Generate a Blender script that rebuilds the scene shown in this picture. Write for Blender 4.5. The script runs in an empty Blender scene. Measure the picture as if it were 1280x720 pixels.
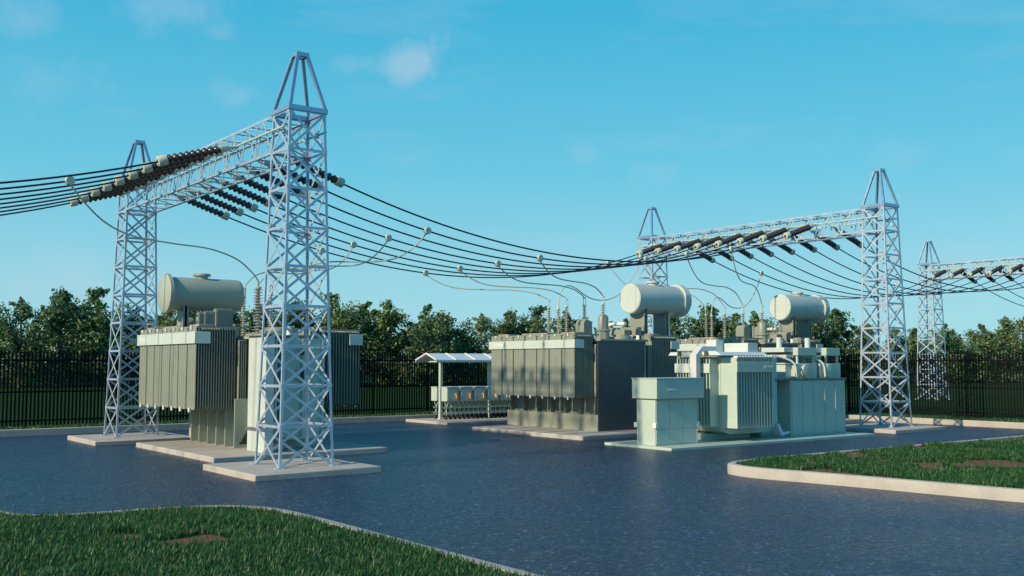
import bpy, math, random
import numpy as np
from mathutils import Vector, Matrix
random.seed(7); rng = np.random.default_rng(11)
S = bpy.context.scene
COL = S.collection
R = math.radians

# ------------------------------------------------------------------ materials
def nodes(name):
    m = bpy.data.materials.new(name); m.use_nodes = True
    nt = m.node_tree; b = nt.nodes['Principled BSDF']
    return m, nt, b
def N(nt, t, **kw):
    n = nt.nodes.new(t)
    for k, v in kw.items():
        if k in n.inputs.keys(): n.inputs[k].default_value = v
        else: setattr(n, k, v)
    return n
def ramp(nt, fac, stops):
    r = nt.nodes.new('ShaderNodeValToRGB')
    e = r.color_ramp.elements
    while len(e) < len(stops): e.new(0.5)
    for i, (p, c) in enumerate(stops):
        e[i].position = p; e[i].color = (c[0], c[1], c[2], 1)
    nt.links.new(fac, r.inputs['Fac'])
    return r
def paint(name, col, rough=.45, metal=0., spec=.5, var=.10, scale=2.5, bump=.02, grime=.25, bscale=60):
    """coated metal or similar: base colour broken by faint mottling and streaky dirt"""
    m, nt, b = nodes(name)
    tc = N(nt, 'ShaderNodeTexCoord')
    n1 = N(nt, 'ShaderNodeTexNoise', Scale=scale, Detail=6., Roughness=.6)
    nt.links.new(tc.outputs['Object'], n1.inputs['Vector'])
    mp = N(nt, 'ShaderNodeMapping'); mp.inputs['Scale'].default_value = (9, 9, .8)
    nt.links.new(tc.outputs['Object'], mp.inputs['Vector'])
    n2 = N(nt, 'ShaderNodeTexNoise', Scale=1., Detail=5., Roughness=.65)
    nt.links.new(mp.outputs[0], n2.inputs['Vector'])
    c = Vector(col)
    r1 = ramp(nt, n1.outputs['Fac'], [(.3, c*(1-var)), (.7, c*(1+var))])
    mx = N(nt, 'ShaderNodeMixRGB', blend_type='MIX')
    r2 = ramp(nt, n2.outputs['Fac'], [(.52, (0, 0, 0)), (.78, (grime,)*3)])
    nt.links.new(r2.outputs[0], mx.inputs['Fac']); nt.links.new(r1.outputs[0], mx.inputs['Color1'])
    mx.inputs['Color2'].default_value = (*(c*.55 + Vector((.02, .015, .01))), 1)
    nt.links.new(mx.outputs[0], b.inputs['Base Color'])
    rr = ramp(nt, n1.outputs['Fac'], [(.3, (rough-.06,)*3), (.7, (rough+.08,)*3)])
    nt.links.new(rr.outputs[0], b.inputs['Roughness'])
    b.inputs['Metallic'].default_value = metal
    b.inputs['Specular IOR Level'].default_value = spec
    if bump:
        n3 = N(nt, 'ShaderNodeTexNoise', Scale=float(bscale), Detail=3.)
        nt.links.new(tc.outputs['Object'], n3.inputs['Vector'])
        bp = N(nt, 'ShaderNodeBump', Strength=bump*4, Distance=.01)
        nt.links.new(n3.outputs['Fac'], bp.inputs['Height']); nt.links.new(bp.outputs[0], b.inputs['Normal'])
    return m

M = {}
M['steel'] = paint('galvanised_steel', (.47, .57, .69), .36, .45, var=.10, scale=5, grime=.2, bump=.01)
M['peak'] = paint('bare_steel', (.35, .48, .64), .32, .65, var=.08, scale=5, grime=.15, bump=.01)
M['grey'] = paint('grey_green_paint', (.25, .28, .238), .42, 0, var=.06, grime=.22)
M['cream'] = paint('pale_green_paint', (.52, .60, .57), .38, 0, var=.04, grime=.16)
M['mint'] = paint('mint_green_paint', (.45, .55, .49), .36, 0, var=.04, grime=.18)
M['tankpaint'] = paint('grey_tank_paint', (.37, .42, .36), .36, 0, var=.05, grime=.2)
M['darkpaint'] = paint('dark_grey_paint', (.13, .155, .155), .40, 0, var=.08)
M['fitting'] = paint('pale_fitting_paint', (.50, .58, .48), .45, 0, var=.05)
M['white'] = paint('white_fitting', (.78, .79, .74), .4, 0, var=.03, grime=.1)
M['lavender'] = paint('white_duct_paint', (.58, .59, .63), .4, 0, var=.03, grime=.1)
M['insulator'] = paint('dark_brown_glaze', (.042, .036, .038), .28, 0, spec=.6, var=.2)
M['porcelain'] = paint('pale_grey_porcelain', (.40, .39, .34), .3, 0, var=.08)
M['wire'] = paint('black_wire', (.022, .028, .04), .5, .2, var=.1, bump=0)
M['cable'] = paint('pale_green_cable', (.46, .50, .40), .5, 0, var=.08, bump=0)
M['orange'] = paint('orange_plastic', (.72, .33, .05), .4, 0, var=.08)
M['black'] = paint('black_rubber', (.02, .02, .022), .6, 0, var=.2)
M['fence'] = paint('black_fence_paint', (.004, .006, .007), .6, 0, spec=.1, var=.2, bump=0, grime=0)
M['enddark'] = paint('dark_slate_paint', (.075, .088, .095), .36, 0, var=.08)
M['lid'] = paint('pinkish_grey_lid', (.34, .29, .28), .6, 0, var=.1)
M['roofsheet'] = paint('blue_white_roof_sheet', (.66, .72, .78), .3, .1, var=.05, grime=.12)
M['letters'] = paint('white_lettering', (.86, .87, .85), .5, 0, var=.02, grime=0, bump=0)
M['gasket'] = paint('dark_seam', (.06, .07, .06), .6, 0, var=.1)
M['bark'] = paint('tree_bark', (.13, .095, .07), .85, 0, var=.35, scale=6, bump=.15, bscale=25)

def concrete(name, col):
    m, nt, b = nodes(name)
    tc = N(nt, 'ShaderNodeTexCoord')
    n1 = N(nt, 'ShaderNodeTexNoise', Scale=1.6, Detail=8., Roughness=.65)
    n2 = N(nt, 'ShaderNodeTexNoise', Scale=55., Detail=4., Roughness=.7)
    for n in (n1, n2): nt.links.new(tc.outputs['Object'], n.inputs['Vector'])
    c = Vector(col)
    r1 = ramp(nt, n1.outputs['Fac'], [(.25, c*.74), (.5, c), (.75, c*1.1)])
    r2 = ramp(nt, n2.outputs['Fac'], [(.3, (.8,)*3), (.7, (1.08,)*3)])
    mx = N(nt, 'ShaderNodeMixRGB', blend_type='MULTIPLY'); mx.inputs['Fac'].default_value = 1
    nt.links.new(r1.outputs[0], mx.inputs['Color1']); nt.links.new(r2.outputs[0], mx.inputs['Color2'])
    nt.links.new(mx.outputs[0], b.inputs['Base Color'])
    b.inputs['Roughness'].default_value = .8
    bp = N(nt, 'ShaderNodeBump', Strength=.5, Distance=.01)
    nt.links.new(n2.outputs['Fac'], bp.inputs['Height']); nt.links.new(bp.outputs[0], b.inputs['Normal'])
    return m
M['concrete'] = concrete('pad_concrete', (.46, .435, .40))
M['kerb'] = concrete('kerb_concrete', (.46, .435, .40))

def asphalt():
    m, nt, b = nodes('damp_asphalt')
    tc = N(nt, 'ShaderNodeTexCoord')
    big = N(nt, 'ShaderNodeTexNoise', Scale=.35, Detail=5., Roughness=.6)
    mid = N(nt, 'ShaderNodeTexNoise', Scale=9., Detail=6., Roughness=.7)
    fine = N(nt, 'ShaderNodeTexVoronoi', Scale=30.)
    fine2 = N(nt, 'ShaderNodeTexVoronoi', Scale=16.)
    for n in (big, mid, fine, fine2): nt.links.new(tc.outputs['Object'], n.inputs['Vector'])
    c0 = ramp(nt, big.outputs['Fac'], [(.3, (.010, .026, .066)), (.7, (.024, .046, .100))])
    st = ramp(nt, fine.outputs['Color'], [(.12, (.35,)*3), (.3, (.8,)*3), (.8, (1.25,)*3), (.93, (1.6,)*3), (.97, (6.,)*3)])
    st2 = ramp(nt, fine2.outputs['Color'], [(.1, (.5,)*3), (.3, (.9,)*3), (.85, (1.1,)*3), (.96, (3.5,)*3)])
    mx = N(nt, 'ShaderNodeMixRGB', blend_type='MULTIPLY'); mx.inputs['Fac'].default_value = 1
    mx2 = N(nt, 'ShaderNodeMixRGB', blend_type='MULTIPLY'); mx2.inputs['Fac'].default_value = 1
    nt.links.new(c0.outputs[0], mx2.inputs['Color1']); nt.links.new(st2.outputs[0], mx2.inputs['Color2'])
    nt.links.new(mx2.outputs[0], mx.inputs['Color1']); nt.links.new(st.outputs[0], mx.inputs['Color2'])
    nt.links.new(mx.outputs[0], b.inputs['Base Color'])
    rr = ramp(nt, mid.outputs['Fac'], [(.3, (.16,)*3), (.75, (.44,)*3)])
    r3 = ramp(nt, big.outputs['Fac'], [(.35, (-.04,)*3), (.65, (.12,)*3)])
    ra = N(nt, 'ShaderNodeMath', operation='ADD'); nt.links.new(rr.outputs[0], ra.inputs[0]); nt.links.new(r3.outputs[0], ra.inputs[1])
    nt.links.new(ra.outputs[0], b.inputs['Roughness'])
    b.inputs['Specular IOR Level'].default_value = .55
    # pale stone chips and dark worn hairlines
    v3 = N(nt, 'ShaderNodeTexVoronoi', Scale=13.); nz = N(nt, 'ShaderNodeTexNoise', Scale=5., Detail=7., Roughness=.75)
    v4 = N(nt, 'ShaderNodeTexVoronoi', Scale=5.5, feature='DISTANCE_TO_EDGE')
    wv = N(nt, 'ShaderNodeMixRGB', blend_type='ADD'); wv.inputs['Fac'].default_value = .35
    nt.links.new(tc.outputs['Object'], wv.inputs['Color1']); nt.links.new(nz.outputs['Color'], wv.inputs['Color2'])
    nt.links.new(tc.outputs['Object'], nz.inputs['Vector'])
    for n in (v3, v4): nt.links.new(wv.outputs[0], n.inputs['Vector'])
    sepc = N(nt, 'ShaderNodeSeparateColor'); nt.links.new(v3.outputs['Color'], sepc.inputs[0])
    c1 = N(nt, 'ShaderNodeMath', operation='LESS_THAN'); nt.links.new(v3.outputs['Distance'], c1.inputs[0]); c1.inputs[1].default_value = .33
    c2 = N(nt, 'ShaderNodeMath', operation='GREATER_THAN'); nt.links.new(sepc.outputs[0], c2.inputs[0]); c2.inputs[1].default_value = .66
    c0m = N(nt, 'ShaderNodeMath', operation='MULTIPLY'); nt.links.new(c1.outputs[0], c0m.inputs[0]); nt.links.new(c2.outputs[0], c0m.inputs[1])
    amt = N(nt, 'ShaderNodeMapRange'); nt.links.new(mid.outputs['Fac'], amt.inputs['Value']); amt.inputs['From Min'].default_value = .38; amt.inputs['From Max'].default_value = .66
    c3 = N(nt, 'ShaderNodeMath', operation='MULTIPLY'); nt.links.new(c0m.outputs[0], c3.inputs[0]); nt.links.new(amt.outputs[0], c3.inputs[1])
    chip = N(nt, 'ShaderNodeMixRGB'); nt.links.new(c3.outputs[0], chip.inputs['Fac']); nt.links.new(mx.outputs[0], chip.inputs['Color1']); chip.inputs['Color2'].default_value = (.30, .34, .40, 1)
    ck = ramp(nt, v4.outputs['Distance'], [(.0, (.25,)*3), (.05, (1,)*3)])
    ckm = N(nt, 'ShaderNodeMixRGB', blend_type='MULTIPLY'); nt.links.new(nz.outputs['Fac'], ckm.inputs['Fac']); nt.links.new(chip.outputs[0], ckm.inputs['Color1']); nt.links.new(ck.outputs[0], ckm.inputs['Color2'])
    nt.links.new(ckm.outputs[0], b.inputs['Base Color'])
    rc = N(nt, 'ShaderNodeMath', operation='MULTIPLY_ADD'); nt.links.new(c3.outputs[0], rc.inputs[0]); rc.inputs[1].default_value = .3; nt.links.new(ra.outputs[0], rc.inputs[2])
    nt.links.new(rc.outputs[0], b.inputs['Roughness'])
    h = N(nt, 'ShaderNodeMath', operation='ADD')
    h2 = N(nt, 'ShaderNodeMath', operation='ADD')
    s2 = N(nt, 'ShaderNodeMath', operation='MULTIPLY'); s2.inputs[1].default_value = 1.6
    h3 = N(nt, 'ShaderNodeMath', operation='ADD'); s3 = N(nt, 'ShaderNodeMath', operation='MULTIPLY'); s3.inputs[1].default_value = 2.2
    nt.links.new(fine.outputs['Distance'], h.inputs[0]); nt.links.new(fine2.outputs['Distance'], h.inputs[1])
    nt.links.new(mid.outputs['Fac'], s2.inputs[0]); nt.links.new(nz.outputs['Fac'], s3.inputs[0])
    nt.links.new(h.outputs[0], h2.inputs[0]); nt.links.new(s2.outputs[0], h2.inputs[1])
    nt.links.new(h2.outputs[0], h3.inputs[0]); nt.links.new(s3.outputs[0], h3.inputs[1])
    bp = N(nt, 'ShaderNodeBump', Strength=.9, Distance=.025)
    nt.links.new(h3.outputs[0], bp.inputs['Height']); nt.links.new(bp.outputs[0], b.inputs['Normal'])
    return m
M['asphalt'] = asphalt()

def soil():
    m, nt, b = nodes('brown_soil')
    tc = N(nt, 'ShaderNodeTexCoord')
    n = N(nt, 'ShaderNodeTexNoise', Scale=7., Detail=8., Roughness=.7)
    nt.links.new(tc.outputs['Object'], n.inputs['Vector'])
    r = ramp(nt, n.outputs['Fac'], [(.3, (.085, .042, .022)), (.7, (.20, .098, .052))])
    nt.links.new(r.outputs[0], b.inputs['Base Color']); b.inputs['Roughness'].default_value = .95
    bp = N(nt, 'ShaderNodeBump', Strength=.8, Distance=.05)
    nt.links.new(n.outputs['Fac'], bp.inputs['Height']); nt.links.new(bp.outputs[0], b.inputs['Normal'])
    return m
M['soil'] = soil()

def lawn_far():
    m, nt, b = nodes('meadow_grass')
    tc = N(nt, 'ShaderNodeTexCoord')
    n = N(nt, 'ShaderNodeTexNoise', Scale=.35, Detail=9., Roughness=.7)
    n2 = N(nt, 'ShaderNodeTexNoise', Scale=5., Detail=8., Roughness=.75)
    for q in (n, n2): nt.links.new(tc.outputs['Object'], q.inputs['Vector'])
    b.inputs['Specular IOR Level'].default_value = .05
    r = ramp(nt, n2.outputs['Fac'], [(.3, (.008, .026, .008)), (.55, (.018, .058, .014)), (.8, (.04, .105, .024))])
    d = ramp(nt, n.outputs['Fac'], [(.58, (0, 0, 0)), (.68, (.8,)*3)])
    mx = N(nt, 'ShaderNodeMixRGB'); nt.links.new(d.outputs[0], mx.inputs['Fac'])
    nt.links.new(r.outputs[0], mx.inputs['Color1']); mx.inputs['Color2'].default_value = (.10, .062, .036, 1)
    nt.links.new(mx.outputs[0], b.inputs['Base Color']); b.inputs['Roughness'].default_value = .95
    bp = N(nt, 'ShaderNodeBump', Strength=1., Distance=.15)
    nt.links.new(n2.outputs['Fac'], bp.inputs['Height']); nt.links.new(bp.outputs[0], b.inputs['Normal'])
    return m
M['meadow'] = lawn_far()

def leafy(name, stops, transl=.3, rough=.5, objvar=True):
    m, nt, b = nodes(name)
    g = N(nt, 'ShaderNodeNewGeometry')
    r = ramp(nt, g.outputs['Random Per Island'], stops)
    out = r.outputs[0]
    if objvar:
        oi = N(nt, 'ShaderNodeObjectInfo')
        v = ramp(nt, oi.outputs['Random'], [(0, (.72, .80, .75)), (.5, (1, 1, 1)), (1, (1.25, 1.12, .95))])
        mx = N(nt, 'ShaderNodeMixRGB', blend_type='MULTIPLY'); mx.inputs['Fac'].default_value = 1
        nt.links.new(out, mx.inputs['Color1']); nt.links.new(v.outputs[0], mx.inputs['Color2']); out = mx.outputs[0]
    nt.links.new(out, b.inputs['Base Color']); b.inputs['Roughness'].default_value = rough
    t = N(nt, 'ShaderNodeBsdfTranslucent'); nt.links.new(out, t.inputs['Color'])
    ms = N(nt, 'ShaderNodeMixShader'); ms.inputs['Fac'].default_value = transl
    nt.links.new(b.outputs[0], ms.inputs[1]); nt.links.new(t.outputs[0], ms.inputs[2])
    nt.links.new(ms.outputs[0], nt.nodes['Material Output'].inputs['Surface'])
    return m
M['leaf'] = leafy('tree_leaves', [(0, (.055, .125, .055)), (.5, (.115, .225, .095)), (.85, (.21, .32, .15)), (1, (.29, .31, .18))], .30, .45)
M['blade'] = leafy('grass_blades', [(0, (.012, .062, .018)), (.5, (.026, .120, .030)), (.9, (.052, .165, .045)), (1, (.17, .20, .10))], .3, .5, False)

# ------------------------------------------------------------------ mesh builder
class MB:
    def __init__(s): s.v = []; s.f = []; s.sm = []
    def add(s, vs, fs, smooth=False):
        o = len(s.v); s.v += [tuple(v) for v in vs]
        s.f += [tuple(i+o for i in f) for f in fs]; s.sm += [smooth]*len(fs); return s
    def box(s, x0, x1, y0, y1, z0, z1):
        return s.add([(x0,y0,z0),(x1,y0,z0),(x1,y1,z0),(x0,y1,z0),(x0,y0,z1),(x1,y0,z1),(x1,y1,z1),(x0,y1,z1)],
            [(0,3,2,1),(4,5,6,7),(0,1,5,4),(1,2,6,5),(2,3,7,6),(3,0,4,7)])
    def bar(s, p, q, w, t, n=(0,0,1)):
        """rectangular bar p-q: t thick along n, w wide across"""
        p = Vector(p); q = Vector(q); d = (q-p).normalized(); n = Vector(n)
        n = n - d*n.dot(d)
        if n.length < 1e-4: n = d.orthogonal()
        n.normalize(); u = d.cross(n)
        a = u*(w/2); c = n*(t/2)
        vs = [p-a-c, p+a-c, p+a+c, p-a+c, q-a-c, q+a-c, q+a+c, q-a+c]
        return s.add(vs, [(0,1,2,3),(7,6,5,4),(0,4,5,1),(1,5,6,2),(2,6,7,3),(3,7,4,0)])
    def tube(s, pts, r, n=8, caps=True):
        pts = [Vector(p) for p in pts]; m = len(pts)
        rs = r if isinstance(r, (list, tuple)) else [r]*m
        up = None; vs = []
        for i, p in enumerate(pts):
            d = (pts[min(i+1, m-1)] - pts[max(i-1, 0)]).normalized()
            if up is None: up = d.orthogonal().normalized()
            up = (up - d*up.dot(d)).normalized(); w = d.cross(up)
            for k in range(n):
                a = 2*math.pi*k/n
                vs.append(p + (up*math.cos(a) + w*math.sin(a))*rs[i])
        fs = [(i*n+k, i*n+(k+1)%n, (i+1)*n+(k+1)%n, (i+1)*n+k) for i in range(m-1) for k in range(n)]
        s.add(vs, fs, True)
        if caps: s.add(vs[:n], [tuple(range(n-1, -1, -1))]); s.add(vs[-n:], [tuple(range(n))])
        return s
    def lathe(s, prof, o=(0,0,0), ax=(0,0,1), n=20):
        """prof: (radius, distance along the axis)"""
        o = Vector(o); ax = Vector(ax).normalized(); u = ax.orthogonal().normalized(); w = ax.cross(u)
        vs = []
        for r, h in prof:
            for k in range(n):
                a = 2*math.pi*k/n
                vs.append(o + ax*h + (u*math.cos(a)+w*math.sin(a))*max(r, 1e-4))
        m = len(prof)
        fs = [(i*n+k, i*n+(k+1)%n, (i+1)*n+(k+1)%n, (i+1)*n+k) for i in range(m-1) for k in range(n)]
        return s.add(vs, fs, True)
    def cyl(s, p, q, r, n=20):
        p = Vector(p); q = Vector(q); L = (q-p).length
        return s.lathe([(0,0),(r,0),(r,L),(0,L)], p, q-p, n)
    def prism(s, poly, z0, z1):
        n = len(poly)
        vs = [(x,y,z0) for x,y in poly] + [(x,y,z1) for x,y in poly]
        return s.add(vs, [tuple(range(n-1,-1,-1)), tuple(range(n,2*n))] + [(i,(i+1)%n,n+(i+1)%n,n+i) for i in range(n)])
    def ext(s, prof, axis, a, b):
        """2-D profile extruded along axis ('x': profile is y,z; 'y': profile is x,z)"""
        n = len(prof)
        P = (lambda t, p: (t, p[0], p[1])) if axis == 'x' else (lambda t, p: (p[0], t, p[1]))
        vs = [P(a, p) for p in prof] + [P(b, p) for p in prof]
        return s.add(vs, [tuple(range(n-1,-1,-1)), tuple(range(n,2*n))] + [(i,(i+1)%n,n+(i+1)%n,n+i) for i in range(n)])
    def mesh(s, name, mat, fix=True):
        me = bpy.data.meshes.new(name); me.from_pydata(s.v, [], s.f)
        me.polygons.foreach_set('use_smooth', s.sm)
        if fix:
            import bmesh
            bm = bmesh.new(); bm.from_mesh(me); bmesh.ops.recalc_face_normals(bm, faces=bm.faces); bm.to_mesh(me); bm.free()
        me.set_sharp_from_angle(angle=R(38))
        me.materials.append(mat if not isinstance(mat, str) else M[mat])
        return me
    def build(s, name, mat, parent=None, bevel=0., loc=None):
        o = bpy.data.objects.new(name, s.mesh(name, mat)); COL.objects.link(o)
        if parent: o.parent = parent
        if loc: o.location = loc
        if bevel:
            b = o.modifiers.new('edge', 'BEVEL'); b.width = bevel; b.segments = 2; b.limit_method = 'ANGLE'; b.angle_limit = R(50)
            b.harden_normals = False
        return o

def tag(o, label=None, cat=None, group=None, kind=None):
    if label: o['label'] = label
    if cat: o['category'] = cat
    if group: o['group'] = group
    if kind: o['kind'] = kind
    return o
def thing(name, label, cat, loc, group=None):
    o = bpy.data.objects.new(name, None); COL.objects.link(o); o.location = loc; o.empty_display_size = .3
    return tag(o, label, cat, group)
def copy_tree(o, parent=None, loc=None):
    c = o.copy(); COL.objects.link(c)
    if parent: c.parent = parent
    if loc: c.location = loc
    for ch in list(o.children): copy_tree(ch, c)
    return c
def lettering(text, size, parent, loc, rot, name='lettering'):
    cu = bpy.data.curves.new(name, 'FONT'); cu.body = text; cu.size = size; cu.extrude = .003; cu.align_x = 'LEFT'
    t = bpy.data.objects.new(name, cu); COL.objects.link(t)
    dg = bpy.context.evaluated_depsgraph_get(); dg.update()
    me = bpy.data.meshes.new_from_object(t.evaluated_get(dg))
    bpy.data.objects.remove(t)
    me.materials.clear(); me.materials.append(M['letters']); me.name = name
    o = bpy.data.objects.new(name, me); COL.objects.link(o); o.parent = parent; o.location = loc; o.rotation_euler = rot
    return o
def catmull(P, k=6):
    P = [Vector(p) for p in P]; out = []
    for i in range(len(P)-1):
        a = P[max(i-1,0)]; b = P[i]; c = P[i+1]; d = P[min(i+2, len(P)-1)]
        for j in range(k):
            t = j/k
            out.append(.5*((2*b)+(c-a)*t+(2*a-5*b+4*c-d)*t*t+(3*b-a-3*c+d)*t**3))
    out.append(P[-1]); return out
ORD = ['first','second','third','fourth','fifth','sixth','seventh','eighth','ninth','tenth','eleventh','twelfth','thirteenth','fourteenth',
       'fifteenth','sixteenth','seventeenth','eighteenth','nineteenth','twentieth','twenty-first','twenty-second','twenty-third','twenty-fourth',
       'twenty-fifth','twenty-sixth','twenty-seventh','twenty-eighth','twenty-ninth','thirtieth','thirty-first','thirty-second','thirty-third',
       'thirty-fourth','thirty-fifth','thirty-sixth','thirty-seventh','thirty-eighth','thirty-ninth','fortieth','forty-first','forty-second']

# ------------------------------------------------------------------ ground
GZ = .17                                         # lawn level beyond the kerbs
YX0, YX1, YY0, YY1 = -45., 34.75, -45., 33.85    # the paved yard
b = MB(); B = 4000
for x0, x1, y0, y1 in ((-B, B, YY1, B), (-B, B, -B, YY0), (-B, YX0, YY0, YY1), (YX1, B, YY0, YY1)):
    b.add([(x0,y0,GZ),(x1,y0,GZ),(x1,y1,GZ),(x0,y1,GZ)], [(0,1,2,3)])
tag(b.build('ground', 'meadow'), kind='structure')
b = MB().add([(YX0,YY0,0),(YX1,YY0,0),(YX1,YY1,0),(YX0,YY1,0)], [(0,1,2,3)])
tag(b.build('yard_pavement', 'asphalt'), kind='structure')

def kerb_loop(name, pts, w, h, closed=True):
    """a kerb of width w, its outer face on the line pts (counter-clockwise), with a rounded top edge"""
    P = [Vector((x, y)) for x, y in pts]; n = len(P); prof = [(0, 0), (0, h-.03), (.012, h-.008), (.035, h), (w-.01, h), (w, h-.012), (w, 0)]
    vs = []; 
    for i in range(n):
        a = P[i-1] if (closed or i) else P[i]; c = P[(i+1) % n] if (closed or i < n-1) else P[i]
        d = (c-a).normalized(); nn = Vector((-d.y, d.x))
        for u, z in prof: vs.append((P[i].x+nn.x*u, P[i].y+nn.y*u, z))
    k = len(prof); fs = []
    for i in range(n if closed else n-1):
        j = (i+1) % n
        for q in range(k-1): fs.append((i*k+q, j*k+q, j*k+q+1, i*k+q+1))
    return tag(MB().add(vs, fs, True).build(name, 'kerb'), kind='structure')
def smooth_poly(P, it=2):
    for _ in range(it):
        Q = []
        for i in range(len(P)):
            a = P[i]; c = P[(i+1) % len(P)]
            Q += [(a[0]*.75+c[0]*.25, a[1]*.75+c[1]*.25), (a[0]*.25+c[0]*.75, a[1]*.25+c[1]*.75)]
        P = Q
    return P
def inset(P, w):
    out = []
    for i in range(len(P)):
        a = Vector(P[i-1]); c = Vector(P[(i+1) % len(P)]); d = (c-a).normalized()
        out.append((P[i][0]-d.y*w, P[i][1]+d.x*w))
    return out
kerb_loop('kerb', [(YX1, YY0), (YX1, YY1), (YX0, YY1)][::1], -.18, .21, closed=False) if False else None
b = MB()
b.box(YX1-.17, YX1+.02, YY0, YY1+.02, -.05, .205); b.box(YX0, YX1-.171, YY1-.17, YY1+.02, -.05, .205)
tag(b.build('yard_kerb', 'kerb', bevel=.02), kind='structure')

LEFT = [(6.22,-8),(6.22,10),(6.24,12.4),(6.16,13.5),(5.7,14.2),(4.8,14.45),(4.0,14.52),(3.42,14.66),(3.12,15.05),(3.02,15.7),(3.0,17.5),(3.0,20),(2.6,22),(0,22.5),(-16,22.5),(-16,-8)]
RIGHT = [(16.6,6.5),(16.36,8.1),(16.22,9.1),(16.08,10.5),(15.88,11.9),(15.72,12.72),(15.76,13.43),(16.05,13.93),(16.95,14.16),(19,14.22),(24,14.15),(31,14.1),(31.6,13.5),(31.6,-8),(18.2,-8)]
RIGHT = RIGHT[::-1]
def ccw(P):
    a = sum(P[i-1][0]*P[i][1]-P[i][0]*P[i-1][1] for i in range(len(P)))
    return P if a > 0 else P[::-1]
LEFT, RIGHT = ccw(LEFT), ccw(RIGHT)
def island(P, nm):
    Q = smooth_poly(P, 2)
    kerb_loop('lawn_kerb', Q, .16, .2)
    I = inset(Q, .155)
    tag(MB().add([(x,y,.16) for x,y in I], [tuple(range(len(I)))]).build('lawn_soil', 'soil'), kind='structure')
    return np.array(inset(Q, .19))
IL = island(LEFT, 'a'); IR = island(RIGHT, 'b')

# grass blades: a value-noise mask leaves bare soil patches
_g = rng.random((64, 64))
def vnoise(x, y, s):
    x = x*s; y = y*s; i = np.floor(x).astype(int); j = np.floor(y).astype(int); u = x-i; v = y-j
    u = u*u*(3-2*u); v = v*v*(3-2*v)
    a = _g[i % 64, j % 64]; c = _g[(i+1) % 64, j % 64]; d = _g[i % 64, (j+1) % 64]; e = _g[(i+1) % 64, (j+1) % 64]
    return (a*(1-u)+c*u)*(1-v)+(d*(1-u)+e*u)*v
def inside(x, y, P):
    r = np.zeros(len(x), bool); n = len(P)
    for i in range(n):
        x1, y1 = P[i-1]; x2, y2 = P[i]
        if y1 == y2: continue
        c = ((y1 > y) != (y2 > y)) & (x < (x2-x1)*(y-y1)/(y2-y1)+x1)
        r ^= c
    return r
def grass(name, region, dens, poly, z, hmin, hmax, label, thr, extra=None, wid=.011):
    x0, x1, y0, y1 = region; n = int((x1-x0)*(y1-y0)*dens)
    x = rng.uniform(x0, x1, n); y = rng.uniform(y0, y1, n)
    k = np.ones(n, bool) if poly is None else inside(x, y, poly)
    if extra is not None: k &= extra(x, y)
    m = vnoise(x, y, 1.1)*.6 + vnoise(x+7.3, y+3.1, 2.7)*.4
    k &= (m > thr) | (rng.random(n) < .02)
    x = x[k]; y = y[k]; m = m[k]; n = len(x)
    h = rng.uniform(hmin, hmax, n)*(.72+.5*vnoise(x+11, y+5, 1.7)); h *= np.where(rng.random(n) < .04, 1.45, 1)
    a = rng.uniform(0, 2*np.pi, n); lean = rng.uniform(.1, .75, n)*h; w = wid*rng.uniform(.7, 1.4, n)
    dx, dy = np.cos(a), np.sin(a); px, py = -dy, dx
    V = np.empty((n, 5, 3))
    for q, (t, s) in enumerate(((0,-1),(0,1),(.55,.8),(.55,-.8),(1,0))):
        V[:, q, 0] = x + dx*lean*t*t + px*w*s; V[:, q, 1] = y + dy*lean*t*t + py*w*s; V[:, q, 2] = z + h*t*(1-.15*t*lean/h)
    me = bpy.data.meshes.new(name)
    me.vertices.add(n*5); me.vertices.foreach_set('co', V.ravel())
    base = np.arange(n)*5
    L = np.stack([base, base+1, base+2, base+3, base+3, base+2, base+4], 1).ravel()
    me.loops.add(n*7); me.loops.foreach_set('vertex_index', L)
    me.polygons.add(n*2)
    st = np.stack([np.arange(n)*7, np.arange(n)*7+4], 1).ravel()
    me.polygons.foreach_set('loop_start', st); me.polygons.foreach_set('use_smooth', np.ones(n*2, bool))
    me.update(calc_edges=True); me.validate(); me.materials.append(M['blade'])
    o = bpy.data.objects.new(name, me); COL.objects.link(o)
    tag(o, label, 'grass', kind='stuff')
front = lambda x, y: (x*math.cos(R(52.59)) + y*math.sin(R(52.59)) > 8.2)
grass('grass', (-5, 6.3, 3, 17), 2800, IL, .15, .06, .13, 'dark green grass of the lawn in the near left corner', .24, front, .0065)
grass('grass', (15.5, 31.6, 5, 14.3), 1300, IR, .15, .06, .13, 'sunlit green grass with bare soil patches on the right lawn island', .37, None, .009)
grass('grass', (-2, 36, 33.9, 34.9), 420, None, GZ-.01, .06, .14, 'strip of grass between the back kerb and the fence', .18, None, .012)
grass('grass', (34.8, 36.2, 8, 33.8), 420, None, GZ-.01, .06, .14, 'strip of grass between the right kerb and the fence', .18, None, .012)

# ------------------------------------------------------------------ concrete pads
PAD = .12
def pad(x0, x1, y0, y1, label, z1=PAD):
    o = MB().box(x0, x1, y0, y1, -.03, z1).build('concrete_pad', 'concrete', bevel=.025)
    # origin at the pad's own base
    return tag(o, label, 'concrete pad', 'concrete pads under the equipment')
pad(7.88, 10.6, 18.2, 20.85, 'square concrete pad under the nearest lattice tower')
pad(7.85, 10.6, 28.6, 31.4, 'concrete pad under the far left lattice tower')
pad(8.6, 13.05, 22.12, 27.55, 'wide concrete pad under the left transformer')
pad(19.44, 25.4, 22.1, 27.6, 'wide concrete pad under the middle transformer')
pad(27.7, 33.7, 22.5, 28.0, 'wide concrete pad under the rear right transformer')
pad(29.05, 32.05, 18.25, 20.9, 'square concrete pad under the right lattice tower with the sunlit edge')
pad(29.1, 32.0, 28.9, 31.6, 'concrete pad under the lattice tower hidden behind the middle transformer')
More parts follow.
